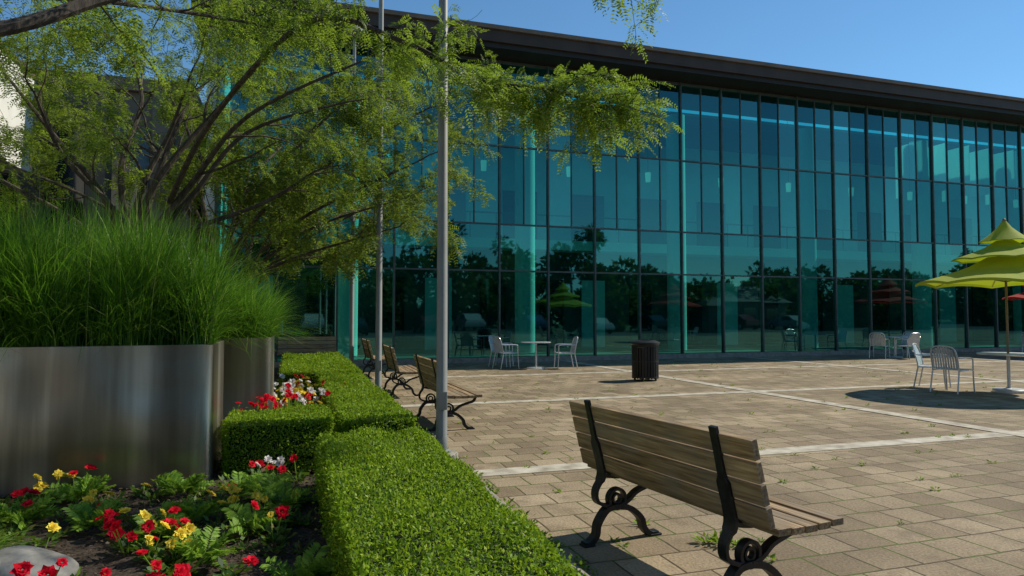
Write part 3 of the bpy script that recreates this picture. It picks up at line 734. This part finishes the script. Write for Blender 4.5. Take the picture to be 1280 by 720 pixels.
b.box(-20,X0-.65,20.8,34,-.02,7.6,M['grey_wall']); b.box(-20,X0-.62,20.6,34.1,7.6,7.95,M['fascia_lt'])
for i in range(9):
    x=-16+i*1.55; 
    if x+.5<X0-.7: b.box(x,x+.45,20.5,20.797,0,7.597,M['grey_wall'])
    if x+1.5<X0-.7: b.box(x+.55,x+1.45,20.78,20.797,3.2,6.6,M['darkwin'])
o=b.obj('walls',W); o.location=-W.location
W=empty('white_building',(-10,10,0)); b=MB()
b.box(-22,-6.3,-4,19.3,-.02,2.4,M['white']); b.box(-22,-6.6,-3.9,19.2,2.4,4.9,M['darkwin']); b.box(-22,-6.0,-4,19.3,4.9,7.25,M['white'])
for y in np.arange(-3.5,19.3,2.4): b.box(-6.597,-6.45,y,y+.12,2.403,4.897,M['frame'])
b.box(-22,-5.96,-4.04,19.34,7.253,7.36,M['fascia_lt'])
o=b.obj('walls',W); o.location=-W.location
# ------------------------------------------------------------------ surroundings behind camera (seen in the glass)
def car(loc,rz,paint):
    b=MB()
    prof=[(-2.2,.35),(-2.25,.62),(-2.1,.82),(-1.3,.90),(-.65,1.36),(.15,1.43),(.95,1.36),(1.6,.98),(2.1,.93),(2.22,.66),(2.18,.35)]
    vs=[];n=len(prof)
    for k,(w_) in enumerate((-.88,-.84,.84,.88)):
        for x,z in prof:
            ww=w_ if z<.93 else w_*.78
            vs.append((x,ww,z))
    fs=[]
    for k in range(3):
        for i in range(n-1): fs.append((k*n+i,k*n+i+1,(k+1)*n+i+1,(k+1)*n+i))
    fs.append(tuple(range(n))[::-1]); fs.append(tuple(3*n+i for i in range(n)))
    b.add(vs,fs,paint)
    for sy in (-1,1):
        b.add([(-1.15,sy*.80,.93),(-.6,sy*.725,1.3),(.9,sy*.725,1.3),(1.4,sy*.80,.97)],[(0,1,2,3)],M['darkwin'])
        for x in (-1.35,1.35):
            b.tube([(x,sy*.70,.32),(x,sy*.905,.32)],.32,M['rubber'],18); b.tube([(x,sy*.90,.32),(x,sy*.915,.32)],.19,M['chair'],14)
    b.add([(-1.28,-.62,.935),(-.68,-.58,1.37),(-.68,.58,1.37),(-1.28,.62,.935)],[(0,1,2,3)],M['darkwin'])
    b.obj('parked_car',smooth=True,bevel=.0,loc=loc,rz=rz)
paints=[mat_noise('car_paint_%d'%i,c,tuple(x*1.1 for x in c),2,.25,.2,0,spec=.6) for i,c in enumerate([(.3,.3,.3),(.02,.02,.025),(.12,.02,.015),(.3,.3,.29),(.05,.08,.15)])]
for i,x in enumerate((2,5,11,14,20,26,32,41,47)): car((x,-14.5 if i%2 else -14.8,-.02),math.radians(90),paints[i%5])
rng=np.random.default_rng(99); tm=MB(); parts=[]
for i in range(95):
    x=-45+i*2.1+rng.uniform(-1,1); y=-24+rng.uniform(-4,4); h=rng.uniform(4.0,7.5)*(1.45 if 26<i<36 or 60<i<68 else 1)
    tm.tube([(x,y,-.03),(x+.1,y,h*.5),(x,y,h*.8)],[.2,.14,.05],M['bark'],6)
    for q in range(12):
        c=np.array([x+rng.normal(0,1.5),y+rng.normal(0,1.2),h*rng.uniform(.10,.92)]); n=120; d=norm(rng.normal(0,1,(n,3)))
        r_=rng.uniform(.8,1.6); C=c+d*r_*rng.uniform(.4,1,(n,1)); parts.append(leaves(C,d+rng.normal(0,.6,(n,3)),rng.normal(0,1,(n,3)),rng.uniform(.4,.75,n),rng.uniform(.3,.55,n)))
e=empty('distant_treeline',(0,-31,0)); V,F=merge(parts); V[:,2]=np.maximum(V[:,2],0); o=np_mesh('crowns',V,F,M['farleaf'],e); o.location=-e.location
o=tm.obj('trunks',e); o.location=-e.location
b=MB()
b.box(0,9,-6,0,0,2.7,M['grey_wall']); b.add([(-.5,-6.5,2.7),(9.5,-6.5,2.7),(9.5,.5,2.7),(-.5,.5,2.7),(1.5,-3,4.4),(7.5,-3,4.4)],[(0,1,5,4),(2,3,4,5),(1,2,5),(3,0,4)],M['roofdark'])
for k in range(3): b.box(1+k*2.8,2.4+k*2.8,.001,.03,.9,2.1,M['darkwin'])
b.obj('low_house',loc=(40,-17.5,0))
# ------------------------------------------------------------------ light, sky, camera
EL=math.radians(44); az=math.radians(8)
S=Vector((math.cos(EL)*math.cos(az),math.cos(EL)*math.sin(az),math.sin(EL)))
sl=bpy.data.lights.new('sun','SUN'); sl.energy=5.0; sl.angle=math.radians(.53); sl.color=(1,.94,.80)
so=bpy.data.objects.new('sun',sl); link(so); so.rotation_euler=S.to_track_quat('Z','Y').to_euler(); so.location=(30,5,30)
w=bpy.data.worlds.new('World'); scene.world=w; w.use_nodes=True; nt=w.node_tree
sk=nt.nodes.new('ShaderNodeTexSky'); sk.sky_type='NISHITA'; sk.sun_disc=False; sk.sun_elevation=EL; sk.sun_rotation=math.atan2(S.x,S.y)
sk.air_density=1.0; sk.dust_density=.0; sk.ozone_density=2.5
tint=nt.nodes.new('ShaderNodeMixRGB'); tint.blend_type='MULTIPLY'; tint.inputs[0].default_value=1; tint.inputs[2].default_value=(.70,1.0,1.10,1)
bg=nt.nodes['Background']; bg.inputs[1].default_value=.115; nt.links.new(sk.outputs[0],tint.inputs[1]); nt.links.new(tint.outputs[0],bg.inputs[0])
cam=bpy.data.cameras.new('camera'); cam.lens=23.9; cam.sensor_width=36; cam.clip_end=5000; cam.clip_start=.05
co=bpy.data.objects.new('camera',cam); link(co); co.location=(0,0,1.45); co.rotation_euler=(math.radians(90+2.36),0,math.radians(-18.2))
scene.camera=co
scene.view_settings.view_transform='Standard'; scene.view_settings.look='None'; scene.view_settings.exposure=0
